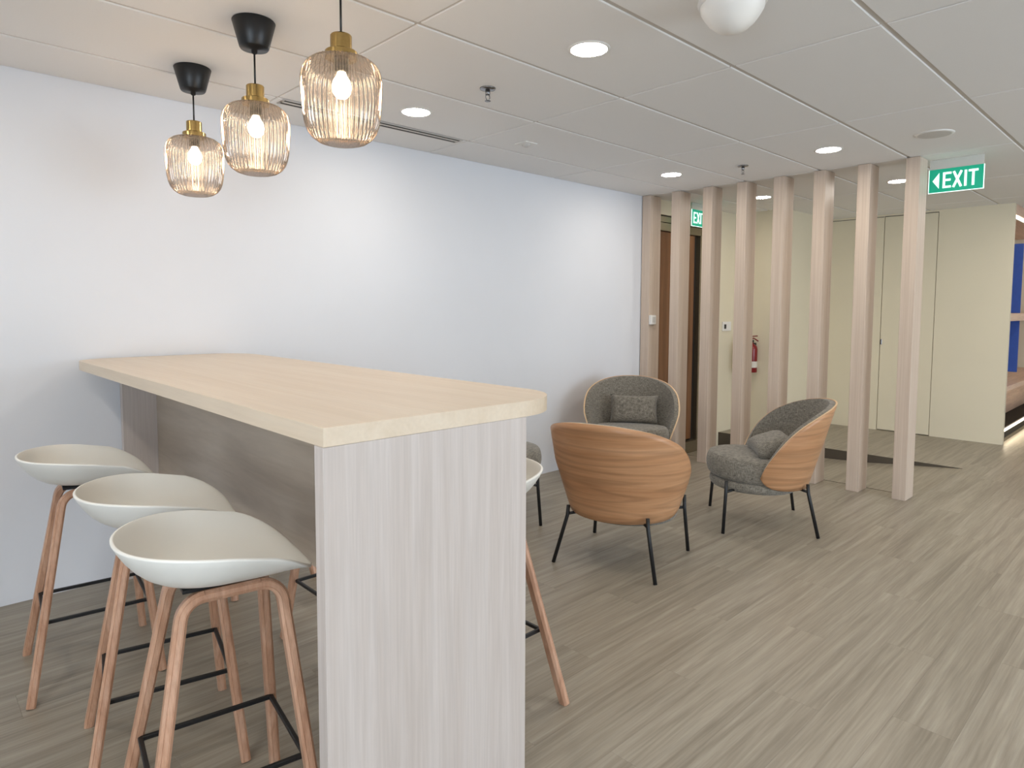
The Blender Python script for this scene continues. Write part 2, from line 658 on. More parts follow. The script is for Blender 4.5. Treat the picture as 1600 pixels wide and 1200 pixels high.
# ------------------------------------------------------------------ walls
struct('wall_north', box(ROOM_X0, 5.56, WALL_Y, WALL_Y + 0.12, -0.02, CEIL + 0.02), M['white_paint'])
bm = bmesh.new()
add_box(bm, ROOM_X0 - 0.15, ROOM_X0, ROOM_Y0, WALL_Y, -0.02, WZ0)
add_box(bm, ROOM_X0 - 0.15, ROOM_X0, ROOM_Y0, WALL_Y, WZ1, CEIL + 0.02)
py = ROOM_Y0
for a, b in WEST_WINDOWS + [(WALL_Y, WALL_Y)]:
    add_box(bm, ROOM_X0 - 0.15, ROOM_X0, py, a, WZ0, WZ1)
    py = b
struct('wall_west', bm, M['white_paint'])
bm = bmesh.new()
add_box(bm, ROOM_X0, ROOM_X1, ROOM_Y0 - 0.15, ROOM_Y0, -0.02, WZ0)
add_box(bm, ROOM_X0, ROOM_X1, ROOM_Y0 - 0.15, ROOM_Y0, WZ1, CEIL + 0.02)
px = ROOM_X0
for a, b in WINDOWS + [(ROOM_X1, ROOM_X1)]:
    add_box(bm, px, a, ROOM_Y0 - 0.15, ROOM_Y0, WZ0, WZ1)
    px = b
struct('wall_south', bm, M['white_paint'])
for i, (a, b) in enumerate(WINDOWS):
    bm = bmesh.new()
    for x0, x1, z0, z1 in ((a, a + 0.05, WZ0, WZ1), (b - 0.05, b, WZ0, WZ1), (a, b, WZ0, WZ0 + 0.05), (a, b, WZ1 - 0.05, WZ1), ((a + b) / 2 - 0.025, (a + b) / 2 + 0.025, WZ0, WZ1)):
        add_box(bm, x0, x1, ROOM_Y0 - 0.1, ROOM_Y0 - 0.04, z0, z1)
    struct('window_%d' % (i + 1), bm, M['white_plastic'])
for i, (a, b) in enumerate(WEST_WINDOWS):
    bm = bmesh.new()
    for y0, y1, z0, z1 in ((a, a + 0.05, WZ0, WZ1), (b - 0.05, b, WZ0, WZ1), (a, b, WZ0, WZ0 + 0.05), (a, b, WZ1 - 0.05, WZ1), ((a + b) / 2 - 0.025, (a + b) / 2 + 0.025, WZ0, WZ1)):
        add_box(bm, ROOM_X0 - 0.1, ROOM_X0 - 0.04, y0, y1, z0, z1)
    struct('window_%d' % (i + 3), bm, M['white_plastic'])
struct('wall_east', box(ROOM_X1, ROOM_X1 + 0.12, ROOM_Y0, WALL_Y, -0.02, CEIL + 0.02), M['cream_paint'])
# lobby behind the posts: lift wall, stepped walls, wall with the flush doors
LW = 3.80
bm = bmesh.new()
add_box(bm, 5.56, 5.60, LW, LW + 0.12, -0.25, CEIL + 0.02)
struct('wall_lift_pier', bm, M['cream_paint'])
struct('wall_lift_head', box(5.60, 6.50, LW, LW + 0.12, 2.345, CEIL + 0.02), M['cream_paint'])
struct('wall_lobby_left', box(6.50, 7.26, 3.775, LW + 0.12, -0.25, CEIL + 0.02), M['cream_paint'])
struct('wall_lift_light_stop', box(5.56, 6.52, LW + 0.121, LW + 0.15, -0.30, CEIL + 0.02), M['dark_gap'])  # unseen backing added to stop sky light leaking round the lift door
struct('wall_lobby_return', box(7.145, 7.265, 3.187, 3.775, -0.25, CEIL + 0.02), M['cream_paint'])
struct('wall_lobby_side', box(7.265, 8.39, 3.187, 3.307, -0.25, CEIL + 0.02), M['cream_paint'])
bx_ = 8.39
bm = bmesh.new()
add_box(bm, bx_, bx_ + 0.06, 2.60, 3.30, -0.02, CEIL + 0.02)
add_box(bm, bx_, bx_ + 0.06, NICHE_Y, 2.058, -0.02, CEIL + 0.02)
add_box(bm, bx_, bx_ + 0.06, 2.058, 2.60, 2.47, CEIL + 0.02)
struct('wall_doors', bm, M['cream_paint'])
struct('wall_doors_light_stop', box(bx_ + 0.052, bx_ + 0.064, NICHE_Y, 3.30, -0.02, CEIL + 0.02), M['cream_paint'])  # added slab that blocks sky light leaking in under the door
d1 = struct('door_1', box(bx_ + 0.003, bx_ + 0.05, 2.064, 2.594, 0.008, 2.464, 0.002, 1), M['cream_paint'])
obj('finger_pull', box(bx_ - 0.004, bx_ + 0.02, 2.575, 2.594, 1.0, 1.06, 0.002, 1), M['chrome'], d1)
struct('trim_3', box(bx_ - 0.001, bx_ + 0.03, 2.603, 3.187, 2.462, 2.468), M['dark_gap'])
struct('trim_4', box(bx_ - 0.001, bx_ + 0.05, 2.065, 2.594, 2.466, 2.470), M['dark_gap'])

# ------------------------------------------------------------------ lift door in the lobby
lift = thing('lift_door', 'dark brown lift door with steel header behind the left posts', 'lift door', (5.60, LW, -0.15))
obj('door_leaf', box(0.0, 0.765, 0.03, 0.06, 0.14, 2.333), M['lift_bronze'], lift)
obj('door_gap', box(0.765, 0.83, 0.05, 0.08, 0.10, 2.333), M['dark_gap'], lift)
hd = obj('header', box(0.0, 0.90, 0.0, 0.10, 2.338, 2.418, 0.002, 1), M['lift_steel'], lift)
obj('header_band', box(0.0, 0.90, 0.004, 0.10, 2.424, 2.482, 0.002, 1), M['lift_steel'], hd)
obj('header_gap', box(0.0, 0.90, 0.03, 0.10, 2.418, 2.495), M['dark_gap'], lift)
obj('jamb', box(0.83, 0.90, -0.005, 0.10, 0.0, 2.338, 0.002, 1), M['lift_steel'], lift)
obj('sill', box(0.0, 0.90, -0.02, 0.09, 0.0, 0.12, 0.003, 1), M['lift_steel'], lift)

# ------------------------------------------------------------------ row of floor-to-ceiling posts
post_bm = box(-0.09, 0.09, -0.046, 0.046, 0.0, CEIL - 0.002, 0.003, 2)
ORD = ['first', 'second', 'third', 'fourth', 'fifth', 'sixth', 'seventh']
post = None
for i in range(8):
    y = 1.449 + 0.046 + i * 0.3243
    o = obj('wooden_post', post_bm, M['slat']) if i == 0 else post.copy()
    if i == 0:
        post = o
    else:
        C.objects.link(o)
    n = 8 - i
    lab = {1: 'pale wood post standing against the end of the white wall, small white box on it',
           8: 'pale wood post at the open end of the row, under the nearer green exit sign'}.get(n)
    if lab is None:
        lab = 'pale wood floor-to-ceiling post, %s from the white wall' % ORD[n - 1]
    tag(o, lab, 'post', 'wooden posts of the room divider')
    o.location = (5.375 + 0.09, min(y, 3.772), 0)

# white sensor box on the post by the wall
sb = thing('wall_sensor', 'small white sensor box fixed to the post next to the white wall', 'sensor', (5.42, 3.66, 1.245))
sb.location = (5.42, 1.449 + 0.046 + 7 * 0.3243 - 0.046, 1.25)
obj('housing', box(-0.045, 0.045, -0.03, 0.0, 0.0, 0.092, 0.008, 3), M['white_plastic'], sb)
obj('cover_window', box(-0.022, 0.030, -0.032, -0.029, 0.02, 0.075, 0.001, 1), M['grey_mesh'], sb)

# ------------------------------------------------------------------ bar table
def rounded(x0, x1, y0, y1, r, n=14):
    """outline counter-clockwise; r = radii at (x0,y0), (x1,y0), (x1,y1), (x0,y1)"""
    out = []
    for (cx, cy, rr, a0) in ((x0, y0, r[0], PI), (x1, y0, r[1], 1.5 * PI), (x1, y1, r[2], 0), (x0, y1, r[3], 0.5 * PI)):
        if rr < 1e-4:
            out.append((cx, cy))
            continue
        mx = cx + rr if cx == x0 else cx - rr
        my = cy + rr if cy == y0 else cy - rr
        for i in range(n + 1):
            a = a0 + 0.5 * PI * i / n
            out.append((mx + rr * math.cos(a), my + rr * math.sin(a)))
    return out


TBX0, TBX1, TBY0, TBY1, TBZ = 0.670, 1.485, 1.284, 3.800, 1.145
tb = thing('bar_table', 'tall pale wood bar table with rounded corners standing across to the white wall', 'table', (TBX0, TBY0, 0))
lx, ly = TBX1 - TBX0, TBY1 - TBY0
obj('tabletop', prism(rounded(0, lx, 0, ly, (0, 0.2, 0.2, 0.14)), TBZ - 0.043, TBZ, 0.0015), M['laminate_y'], tb)
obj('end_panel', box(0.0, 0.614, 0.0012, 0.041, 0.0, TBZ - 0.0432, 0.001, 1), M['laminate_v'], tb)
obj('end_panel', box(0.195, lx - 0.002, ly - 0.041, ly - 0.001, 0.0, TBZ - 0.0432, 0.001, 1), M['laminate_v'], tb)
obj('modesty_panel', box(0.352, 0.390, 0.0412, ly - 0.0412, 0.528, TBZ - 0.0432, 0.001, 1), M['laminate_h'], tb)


# ------------------------------------------------------------------ bar stools
def make_stool(label):
    st = thing('bar_stool', label, 'stool', group='white bar stools at the tall table')
    # --- shell: rings from rim (s=0) to the middle of the seat (s=1)
    NA, NR = 64, 12
    RIMZ = [(-0.22, 0.850), (-0.10, 0.845), (0.0, 0.833), (0.08, 0.819), (0.14, 0.798), (0.19, 0.770), (0.222, 0.748)]

    def rim_pt(a):
        c, s = math.cos(a), math.sin(a)
        if c < 0:      # round back
            return -0.215 * abs(c) ** 0.92, 0.222 * math.copysign(abs(s) ** 0.95, s)
        e = 0.32        # squarer front with rounded corners
        return 0.218 * abs(c) ** e * 1.0, 0.222 * math.copysign(abs(s) ** 0.46, s) * (1 - 0.10 * c)

    def pt(a, t):
        x, y = rim_pt(a)
        zr = smoothtab(RIMZ, x)
        c = math.cos(a)
        # seat pan centre a little ahead of the middle, pan height
        cx, cz = 0.01, 0.736
        f = 1 - t
        px_ = cx + (x - cx) * f
        py_ = y * f
        # bowl: steep under the back and sides, flat at the front lip
        k = 4.2 if c < 0 else 4.2 - 1.9 * c
        rise = (zr - cz) * f ** k
        if c > 0:        # front lip rolls down
            rise -= 0.010 * c * max(0, (f - 0.8) / 0.2) ** 2
        return px_, py_, cz + rise

    bm = bmesh.new()
    TS = [0, 0.05, 0.11, 0.18, 0.26, 0.36, 0.47, 0.59, 0.72, 0.86]
    rings = []
    for t in TS:
        rings.append([bm.verts.new(pt(2 * PI * i / NA, t)) for i in range(NA)])
    cen = bm.verts.new(pt(0, 1))
    for a, b in zip(rings[:-1], rings[1:]):
        for i in range(NA):
            j = (i + 1) % NA
            bm.faces.new((a[i], a[j], b[j], b[i]))
    for i in range(NA):
        bm.faces.new((rings[-1][i], rings[-1][(i + 1) % NA], cen))
    for f in bm.faces:
        f.normal_update()
    sh = obj('seat_shell', bm, M['shell'], st, smooth=True)
    md = sh.modifiers.new('thickness', 'SOLIDIFY')
    md.thickness = 0.009
    md.offset = 0
    b2 = sh.modifiers.new('rounded_rim', 'BEVEL')
    b2.width = 0.003
    b2.segments = 2
    b2.limit_method = 'ANGLE'
    # --- two bent-wood frames: each leg is its own piece, joined by a top rail
    for s in (1, -1):
        ty, fy = 0.088 * s, 0.228 * s
        zt = 0.708
        rear_top, front_top = Vector((-0.080, ty, zt)), Vector((0.145, ty, zt))
        rear_ft, front_ft = Vector((-0.208, fy, 0.0)), Vector((0.206, fy, 0.0))
        path = fillet([rear_ft, rear_top, front_top, front_ft], 0.055, 8)
        n = len(path)
        ia, ib = n // 2 - 1, n // 2
        side = Vector((0, 1, 0.2 * s))
        w, t = 0.036, 0.028
        mid0 = path[:ia + 1]
        mid1 = path[ib:]
        obj('leg', sweep_rect(mid0, side, w, t, 0.22, 0.0009), M['leg_wood'], st)
        obj('leg', sweep_rect(mid1, side, w, t, 0.22, 0.0009), M['leg_wood'], st)
        obj('top_rail', sweep_rect([path[ia], path[ib]], side, w, t, 0.22, 0.0009), M['leg_wood'], st)
    obj('seat_bracket', box(-0.08, 0.09, -0.085, 0.085, 0.7205, 0.7300, 0.001, 1), M['black_metal'], st)
    # --- footrest ring
    zf = 0.262
    k = zf / 0.708
    hx0, hx1 = -0.208 + 0.128 * k + 0.004, 0.206 - 0.061 * k - 0.004
    hy = 0.228 - 0.14 * k - 0.022
    for nm, p, q in (('footrest_bar', (hx0, -hy), (hx1, -hy)), ('footrest_bar', (hx0, hy), (hx1, hy)), ('footrest_bar', (hx0, -hy), (hx0, hy)), ('footrest_bar', (hx1, -hy), (hx1, hy))):
        obj(nm, sweep_rect([(p[0], p[1], zf), (q[0], q[1], zf)], (0, 0, 1), 0.012, 0.012, 0.15), M['black_metal'], st)
    return st


ST = [((0.549, 2.970), -6.0, 'white shell bar stool on wooden legs, farthest of the three left of the table'),
      ((0.602, 2.250), -11.5, 'white shell bar stool on wooden legs, middle of the three left of the table'),
      ((0.579, 1.710), -8.4, 'white shell bar stool on wooden legs, nearest of the three left of the table'),
      ((1.490, 1.730), 180.0, 'white shell bar stool peeking out right of the table end panel'),
      ((1.388, 2.410), 180.0, 'bar stool across the table of which only legs show, beside the end panel'),
      ((1.373, 3.370), 180.0, 'bar stool across the table of which only legs show, nearest the white wall')]
stool = make_stool(ST[0][2])
stool.location = (ST[0][0][0], ST[0][0][1], 0)
stool.rotation_euler = (0, 0, math.radians(ST[0][1]))
for (p, a, lab) in ST[1:]:
    dup(stool, lab, (p[0], p[1], 0), math.radians(a))


# ------------------------------------------------------------------ lounge chairs
RIM = [(0, 0.820), (15, 0.816), (30, 0.800), (45, 0.772), (58, 0.733), (69, 0.686), (80, 0.615), (88, 0.545), (95, 0.472), (100, 0.412), (103, 0.362)]
BOT = [(0, 0.275), (60, 0.278), (80, 0.286), (92, 0.302), (99, 0.328), (103, 0.362)]


def shell_pt(th, z, off=0.0):
    """th: degrees from the middle of the back; point on the leaning tub"""
    a = math.radians(th)
    rb = 0.288 + 0.285 * (z - 0.28) - off
    rs = 0.300 + 0.33 * (z - 0.28) - 0.20 * max(0, z - 0.55) - off
    return Vector((-rb * math.cos(a), rs * math.sin(a), z))


def shell_surface(off, inset, thick, nth=56, ns=14):
    bm = bmesh.new()

    def grid(o2):
        g = []
        for i in range(nth + 1):
            th = -103 + 206 * i / nth
            th *= (1 - inset * 0.25)
            zt, zb = smoothtab(RIM, abs(th)), smoothtab(BOT, abs(th))
            zt -= inset * 0.06
            zb += inset * 0.06
            if zb > zt:
                zb = zt = (zb + zt) / 2
            row = []
            for k in range(ns + 1):
                z = zb + (zt - zb) * k / ns
                row.append(bm.verts.new(shell_pt(th, z, o2)))
            g.append(row)
        return g
    A, B = grid(off), grid(off + thick)
    for i in range(nth):
        for k in range(ns):
            bm.faces.new((A[i][k], A[i + 1][k], A[i + 1][k + 1], A[i][k + 1]))
            bm.faces.new((B[i][k], B[i][k + 1], B[i + 1][k + 1], B[i + 1][k]))
        bm.faces.new((A[i][0], B[i][0], B[i + 1][0], A[i + 1][0]))
        bm.faces.new((A[i][ns], A[i + 1][ns], B[i + 1][ns], B[i][ns]))
    for i in (0, nth):
        for k in range(ns):
            bm.faces.new((A[i][k], A[i][k + 1], B[i][k + 1], B[i][k]))
    bmesh.ops.remove_doubles(bm, verts=bm.verts[:], dist=0.0004)
    return bm


def pad(cx, rx0, rx1, ry, z0, z1, crown, edge, n=48, m=9, tilt=0.0):
    """rounded cushion: plan = two half ellipses, crowned top, rolled edge"""
    bm = bmesh.new()
    prof = []
    for i in range(m + 1):          # bottom edge -> side -> top edge
        a = -PI / 2 + PI * i / m
        prof.append((1 - edge * (1 - math.cos(a)), (z0 + z1) / 2 + (z1 - z0) / 2 * math.sin(a)))
    for f in (0.72, 0.45, 0.2):
        prof.append((f * (1 - edge), z1 + crown * (1 - f * f)))
    rings = []
    lowf = [(0.5, z0)]
    for f, z in lowf + prof:
        row = []
        for i in range(n):
            a = 2 * PI * i / n
            c = math.cos(a)
            rx = rx1 if c > 0 else rx0
            x = cx + rx * f * c
            row.append(bm.verts.new((x, ry * f * math.sin(a), z + tilt * (x - cx))))
        rings.append(row)
    for a, b in zip(rings[:-1], rings[1:]):
        for i in range(n):
            j = (i + 1) % n
            bm.faces.new((a[i], a[j], b[j], b[i]))
    bm.faces.new(rings[0][::-1])
    bm.faces.new(rings[-1])
    return bm


def make_chair(label):
    ch = thing('lounge_chair', label, 'armchair', group='lounge chairs around the seating corner')
    so = obj('back_shell', shell_surface(0.0, 0.0, 0.011), M['veneer'], ch, smooth=False)
    me = so.data
    me.materials.append(M['ply_edge'])
    for p in me.polygons:
        c = p.center
        r_ = math.hypot(c.x, c.y)
        nr = abs(p.normal.x * c.x + p.normal.y * c.y) / max(r_, 1e-4)
        p.use_smooth = nr > 0.5
        if nr <= 0.5:
            p.material_index = 1
    up_ = obj('back_upholstery', shell_surface(0.0115, 0.05, 0.034), M['fabric'], ch, smooth=True)
    sm = up_.modifiers.new('rounding', 'BEVEL')
    sm.width = 0.010
    sm.segments = 3
    sm.limit_method = 'ANGLE'
    sm.angle_limit = math.radians(50)
    obj('seat_base', pad(0.03, 0.262, 0.295, 0.292, 0.246, 0.318, 0.0, 0.10), M['fabric'], ch, smooth=True)
    obj('seat_cushion', pad(0.03, 0.262, 0.318, 0.308, 0.306, 0.452, 0.010, 0.10, tilt=0.05), M['fabric'], ch, smooth=True)
    # legs: rear ones bracketed to the shell and raked back, front ones upright
    for s in (1, -1):
        rp = [(-0.232, 0.228 * s, 0.318), (-0.236, 0.232 * s, 0.262), (-0.285, 0.292 * s, 0.0)]
        rl = obj('leg', tube(fillet(rp, 0.02, 4), 0.0105, 10), M['black_metal'], ch, smooth=True)
        fl_ = obj('leg', tube([(0.262, 0.272 * s, 0.33), (0.264, 0.274 * s, 0.25), (0.279, 0.295 * s, 0.0)], 0.0105, 10), M['black_metal'], ch, smooth=True)
        obj('leg_bracket', tube([(-0.236, 0.234 * s, 0.270), (-0.190, 0.188 * s, 0.276)], 0.0085, 8), M['black_metal'], rl, smooth=True)
        obj('leg_bracket', tube([(0.263, 0.273 * s, 0.258), (0.200, 0.215 * s, 0.262)], 0.0085, 8), M['black_metal'], fl_, smooth=True)
    return ch


CH = {'A': ((2.989, 2.218), (0.965, 0.262), 'lounge chair turned away, showing its oak veneer back to the camera'),
      'B': ((4.158, 1.972), (-0.606, 0.796), 'lounge chair in profile with oak side, standing before the wooden posts'),
      'C': ((4.40, 3.20), (-0.82, -0.57), 'grey lounge chair facing the camera between white wall and posts'),
      'D': ((2.949, 3.297), (0.85, -0.53), 'lounge chair mostly hidden behind the bar table end, one leg and seat showing')}
ang = lambda f: math.atan2(f[1], f[0])
chair = make_chair(CH['A'][2])
chair.location = (*CH['A'][0], 0)
chair.rotation_euler = (0, 0, ang(CH['A'][1]))
for k in 'BCD':
    dup(chair, CH[k][2], (*CH[k][0], 0), ang(CH[k][1]))


def cushion_mesh(w, h, t):
    bm = bmesh.new()
    n = 18
    tops, bots = {}, {}
    for i in range(n + 1):
        for j in range(n + 1):
            u, v = -1 + 2 * i / n, -1 + 2 * j / n
            e = ((1 - u ** 4) * (1 - v ** 4))
            th = t / 2 * max(0.0, e) ** 0.5
            pin = 1 - 0.07 * (1 - abs(v) ** 2) * abs(u) ** 6 - 0.0
            pin2 = 1 - 0.10 * (1 - abs(u) ** 2) * abs(v) ** 6
            x, y = u * w / 2 * pin, v * h / 2 * pin2
            tops[i, j] = bm.verts.new((x, y, th))
            bots[i, j] = bm.verts.new((x, y, -th)) if 0 < i < n and 0 < j < n else tops[i, j]
    for i in range(n):
        for j in range(n):
            bm.faces.new((tops[i, j], tops[i + 1, j], tops[i + 1, j + 1], tops[i, j + 1]))
            f = (bots[i, j], bots[i, j + 1], bots[i + 1, j + 1], bots[i + 1, j])
            bm.faces.new(f)
    return bm


def place_cushion(key, label, lx_, ly_, lz, tilt, yaw=0.0):
    (cx, cy), f, _ = CH[key]
    o = obj('lumbar_cushion', cushion_mesh(0.40, 0.255, 0.135), M['fabric'], smooth=True)
    tag(o, label, 'cushion', 'small grey lumbar cushions')
    # cushion x = chair's left-right, y = up along the back, z = thickness
    base = Matrix.Translation((cx, cy, 0)) @ Matrix.Rotation(ang(f), 4, 'Z') @ Matrix.Translation((lx_, ly_, lz)) @ Matrix.Rotation(yaw, 4, 'Z')
    loc_ = Matrix(((0, 0, 1, 0), (1, 0, 0, 0), (0, 1, 0, 0), (0, 0, 0, 1)))
    o.matrix_world = base @ Matrix.Rotation(-tilt, 4, 'Y') @ loc_
    return o


place_cushion('C', 'grey lumbar cushion upright on the chair facing the camera', -0.175, 0.02, 0.555, math.radians(22))
place_cushion('B', 'grey lumbar cushion slumped on the chair in profile', -0.060, 0.0, 0.512, math.radians(72))


# ------------------------------------------------------------------ pendant lamps
def make_pendant(label):
    pd = thing('pendant_lamp', label, 'pendant lamp', group='ribbed glass pendants over the table')
    # origin at the ceiling, z down negative
    obj('ceiling_cup', lathe([(0, 0), (0.076, 0), (0.079, -0.004), (0.054, -0.098), (0.050, -0.104), (0.012, -0.106), (0.011, -0.118), (0.006, -0.122), (0.0, -0.122)], 40), M['black_plastic'], pd, smooth=True)
    obj('cord', tube([(0, 0, -0.11), (0, 0, -0.25)], 0.0035, 8), M['black_plastic'], pd, smooth=True)
    cp = obj('brass_cap', lathe([(0.0, -0.240), (0.031, -0.240), (0.033, -0.243), (0.033, -0.290), (0.048, -0.290), (0.050, -0.292), (0.050, -0.3115), (0.0, -0.3115)], 40), M['brass'], pd)
    obj('lamp_holder', lathe([(0.0, -0.312), (0.022, -0.312), (0.022, -0.352), (0.0, -0.352)], 24), M['black_plastic'], cp, smooth=True)
    # ribbed shade
    prof = [(0.047, -0.3105), (0.066, -0.312), (0.088, -0.319), (0.105, -0.332), (0.116, -0.350), (0.1215, -0.374), (0.122, -0.400), (0.1205, -0.430), (0.118, -0.460), (0.1155, -0.490), (0.111, -0.515), (0.103, -0.537), (0.090, -0.555), (0.072, -0.568), (0.052, -0.5745), (0.03, -0.5755), (0.004, -0.5755)]
    bm = bmesh.new()
    NR = 46
    n = NR * 6
    rings = []
    for k, (r, z) in enumerate(prof):
        row = []
        for i in range(n):
            a = 2 * PI * i / n
            rr = r * (1 + 0.034 * math.cos(NR * a) * min(1, r / 0.06))
            row.append(bm.verts.new((rr * math.cos(a), rr * math.sin(a), z)))
        rings.append(row)
    for a, b in zip(rings[:-1], rings[1:]):
        for i in range(n):
            j = (i + 1) % n
            bm.faces.new((a[i], a[j], b[j], b[i]))
    obj('glass_shade', bm, M['glass'], pd, smooth=True)
    obj('bulb', lathe([(0.0, -0.352), (0.013, -0.354), (0.015, -0.362), (0.026, -0.380), (0.030, -0.398), (0.027, -0.416), (0.016, -0.430), (0.0, -0.435)], 24), M['bulb'], pd, smooth=True)
    ld = bpy.data.lights.new('bulb_light', 'POINT')
    ld.energy = PENDANT_W
    ld.color = (1.0, 0.72, 0.48)
    ld.shadow_soft_size = 0.034
    lo = bpy.data.objects.new('bulb_light', ld)
    C.objects.link(lo)
    lo.parent = pd
    lo.location = (0, 0, -0.398)
    return pd


PN = [((1.08, 1.910), 'ribbed smoked glass pendant lamp with brass cap, nearest and largest of the three'),
      ((1.08, 2.565), 'ribbed smoked glass pendant lamp with black ceiling cup, middle of the three'),
      ((1.08, 3.250), 'ribbed smoked glass pendant lamp with black ceiling cup, nearest the white wall')]
pend = make_pendant(PN[0][1])
pend.location = (*PN[0][0], CEIL)
for p, lab in PN[1:]:
    dup(pend, lab, (*p, CEIL), 0.3)

# ------------------------------------------------------------------ downlights
DL = [((2.205, 1.847), 'bright round downlight, largest, left of the white dome'),
      ((2.205, 3.090), 'round downlight near the long slot air diffuser'),
      ((4.690, 3.050), 'round downlight closest to where the white wall meets the posts'),
      ((4.730, 1.834), 'round downlight in front of the sixth post from the wall'),
      ((6.290, 1.855), 'round lobby downlight beyond the seventh post'),
      ((6.255, 3.034), 'round lobby downlight seen between the fourth and fifth posts')]
OUT = [(-0.3, 3.05), (-0.3, 1.85), (-0.3, 0.6), (2.2, 0.6), (4.7, 0.6), (-0.3, -0.9), (2.2, -0.9), (4.7, -0.9), (6.3, 0.6), (7.9, 0.6), (9.6, 0.4), (6.3, -0.9), (2.2, -2.6), (4.7, -2.6)]  # unseen downlights carrying on the grid, added for the light they give
dl0 = None
for (x, y), lab in DL + [(p, 'unseen round downlight added to the same ceiling for its light') for p in OUT]:
    if dl0 is None:
        dl0 = thing('downlight', lab, 'downlight', (x, y, CEIL), 0, 'round ceiling downlights')
        obj('trim_ring', lathe([(0.090, 0.0), (0.089, -0.003), (0.080, -0.005), (0.0765, -0.004), (0.0765, 0.0)], 40), M['white_plastic'], dl0, smooth=True)
        obj('diffuser', lathe([(0.0765, -0.0025), (0.05, -0.004), (0.0, -0.0045)], 40), M['disc'], dl0, smooth=True)
    else:
        dup(dl0, lab, (x, y, CEIL), 0)

# ------------------------------------------------------------------ other ceiling fittings
def sprinkler(label, x, y):
    t = thing('sprinkler', label, 'sprinkler', (x, y, CEIL), 0, 'chrome fire sprinklers')
    obj('escutcheon', lathe([(0.0, 0.0), (0.040, 0.0), (0.038, -0.006), (0.014, -0.010), (0.0, -0.010)], 32), M['chrome'], t, smooth=True)
    obj('body', lathe([(0.0, -0.009), (0.012, -0.009), (0.012, -0.030), (0.007, -0.034), (0.0, -0.034)], 20), M['chrome'], t, smooth=True)
    for s in (1, -1):
        obj('frame_arm', tube(fillet([(0.010 * s, 0, -0.03), (0.014 * s, 0, -0.045), (0.003 * s, 0, -0.062)], 0.005, 4), 0.0022, 8), M['chrome'], t, smooth=True)
    obj('deflector', lathe([(0.0, -0.060), (0.015, -0.061), (0.015, -0.063), (0.0, -0.064)], 24), M['chrome'], t, smooth=True)


sprinkler('chrome sprinkler head on the ceiling between the two left downlights', 2.229, 2.516)
sprinkler('chrome sprinkler head on the ceiling in front of the posts', 4.795, 2.486)

sp = thing('ceiling_speaker', 'flat round ceiling speaker with grey grille above the exit sign', 'speaker', (4.774, 1.218, CEIL))
obj('rim', lathe([(0.108, 0.0), (0.107, -0.004), (0.098, -0.007), (0.090, -0.007)], 48), M['white_plastic'], sp, smooth=True)
obj('grille', lathe([(0.091, -0.007), (0.05, -0.009), (0.0, -0.010)], 48), M['grey_mesh'], sp, smooth=True)

dm = thing('ceiling_dome', 'white egg-shaped dome hanging from the ceiling at the top edge', 'dome', (2.228, 1.212, CEIL))
obj('base_ring', lathe([(0.0, 0.0), (0.118, 0.0), (0.120, -0.006), (0.116, -0.016), (0.110, -0.018), (0.0, -0.018)], 48), M['white_plastic'], dm, smooth=True)
obj('dome_cover', lathe([(0.110, -0.016), (0.108, -0.035), (0.097, -0.054), (0.080, -0.077), (0.057, -0.097), (0.031, -0.110), (0.012, -0.114), (0.0, -0.115)], 48), M['white_plastic'], dm, smooth=True)

sd = thing('ceiling_sensor', 'small white square sensor plate on the ceiling past the slot diffuser', 'sensor', (3.137, 3.158, CEIL))
obj('plate', box(-0.055, 0.055, -0.055, 0.055, -0.008, 0.0, 0.003, 2), M['white_plastic'], sd)
obj('lens', lathe([(0.030, -0.008), (0.027, -0.018), (0.014, -0.024), (0.0, -0.025)], 24), M['grey_mesh'], sd, smooth=True)

df = thing('slot_diffuser', 'long white twin-slot air diffuser in the ceiling along the white wall', 'air diffuser', (1.575, 3.43, CEIL))
obj('slot', box(0.012, 1.200, -0.034, -0.012, -0.0030, -0.0008), M['dark_gap'], df)
obj('slot', box(0.012, 1.200, 0.012, 0.034, -0.0030, -0.0008), M['dark_gap'], df)
bm = bmesh.new()
for a, b in ((-0.042, -0.034), (-0.012, 0.012), (0.034, 0.042)):
    add_box(bm, 0, 1.212, a, b, -0.004, -0.0008, 0.001, 1)
add_box(bm, 0, 0.012, -0.042, 0.042, -0.004, -0.0008)
add_box(bm, 1.200, 1.212, -0.042, 0.042, -0.004, -0.0008)
obj('frame', bm, M['grid'], df)


# ------------------------------------------------------------------ exit signs (letters and arrow as flat print, built as shapes)
def stroke(bm, p, q, w, y):
    p, q = Vector((p[0], p[1])), Vector((q[0], q[1]))
    d = (q - p).normalized()
    n = Vector((-d.y, d.x)) * w / 2
    vs = []
    for yy in (y, y + 0.0015):
        for c in (p + n, p - n, q - n, q + n):
            vs.append(bm.verts.new((c.x, yy, c.y)))
    for f in ((0, 1, 2, 3), (7, 6, 5, 4), (0, 4, 5, 1), (1, 5, 6, 2), (2, 6, 7, 3), (3, 7, 4, 0)):
        bm.faces.new([vs[i] for i in f])


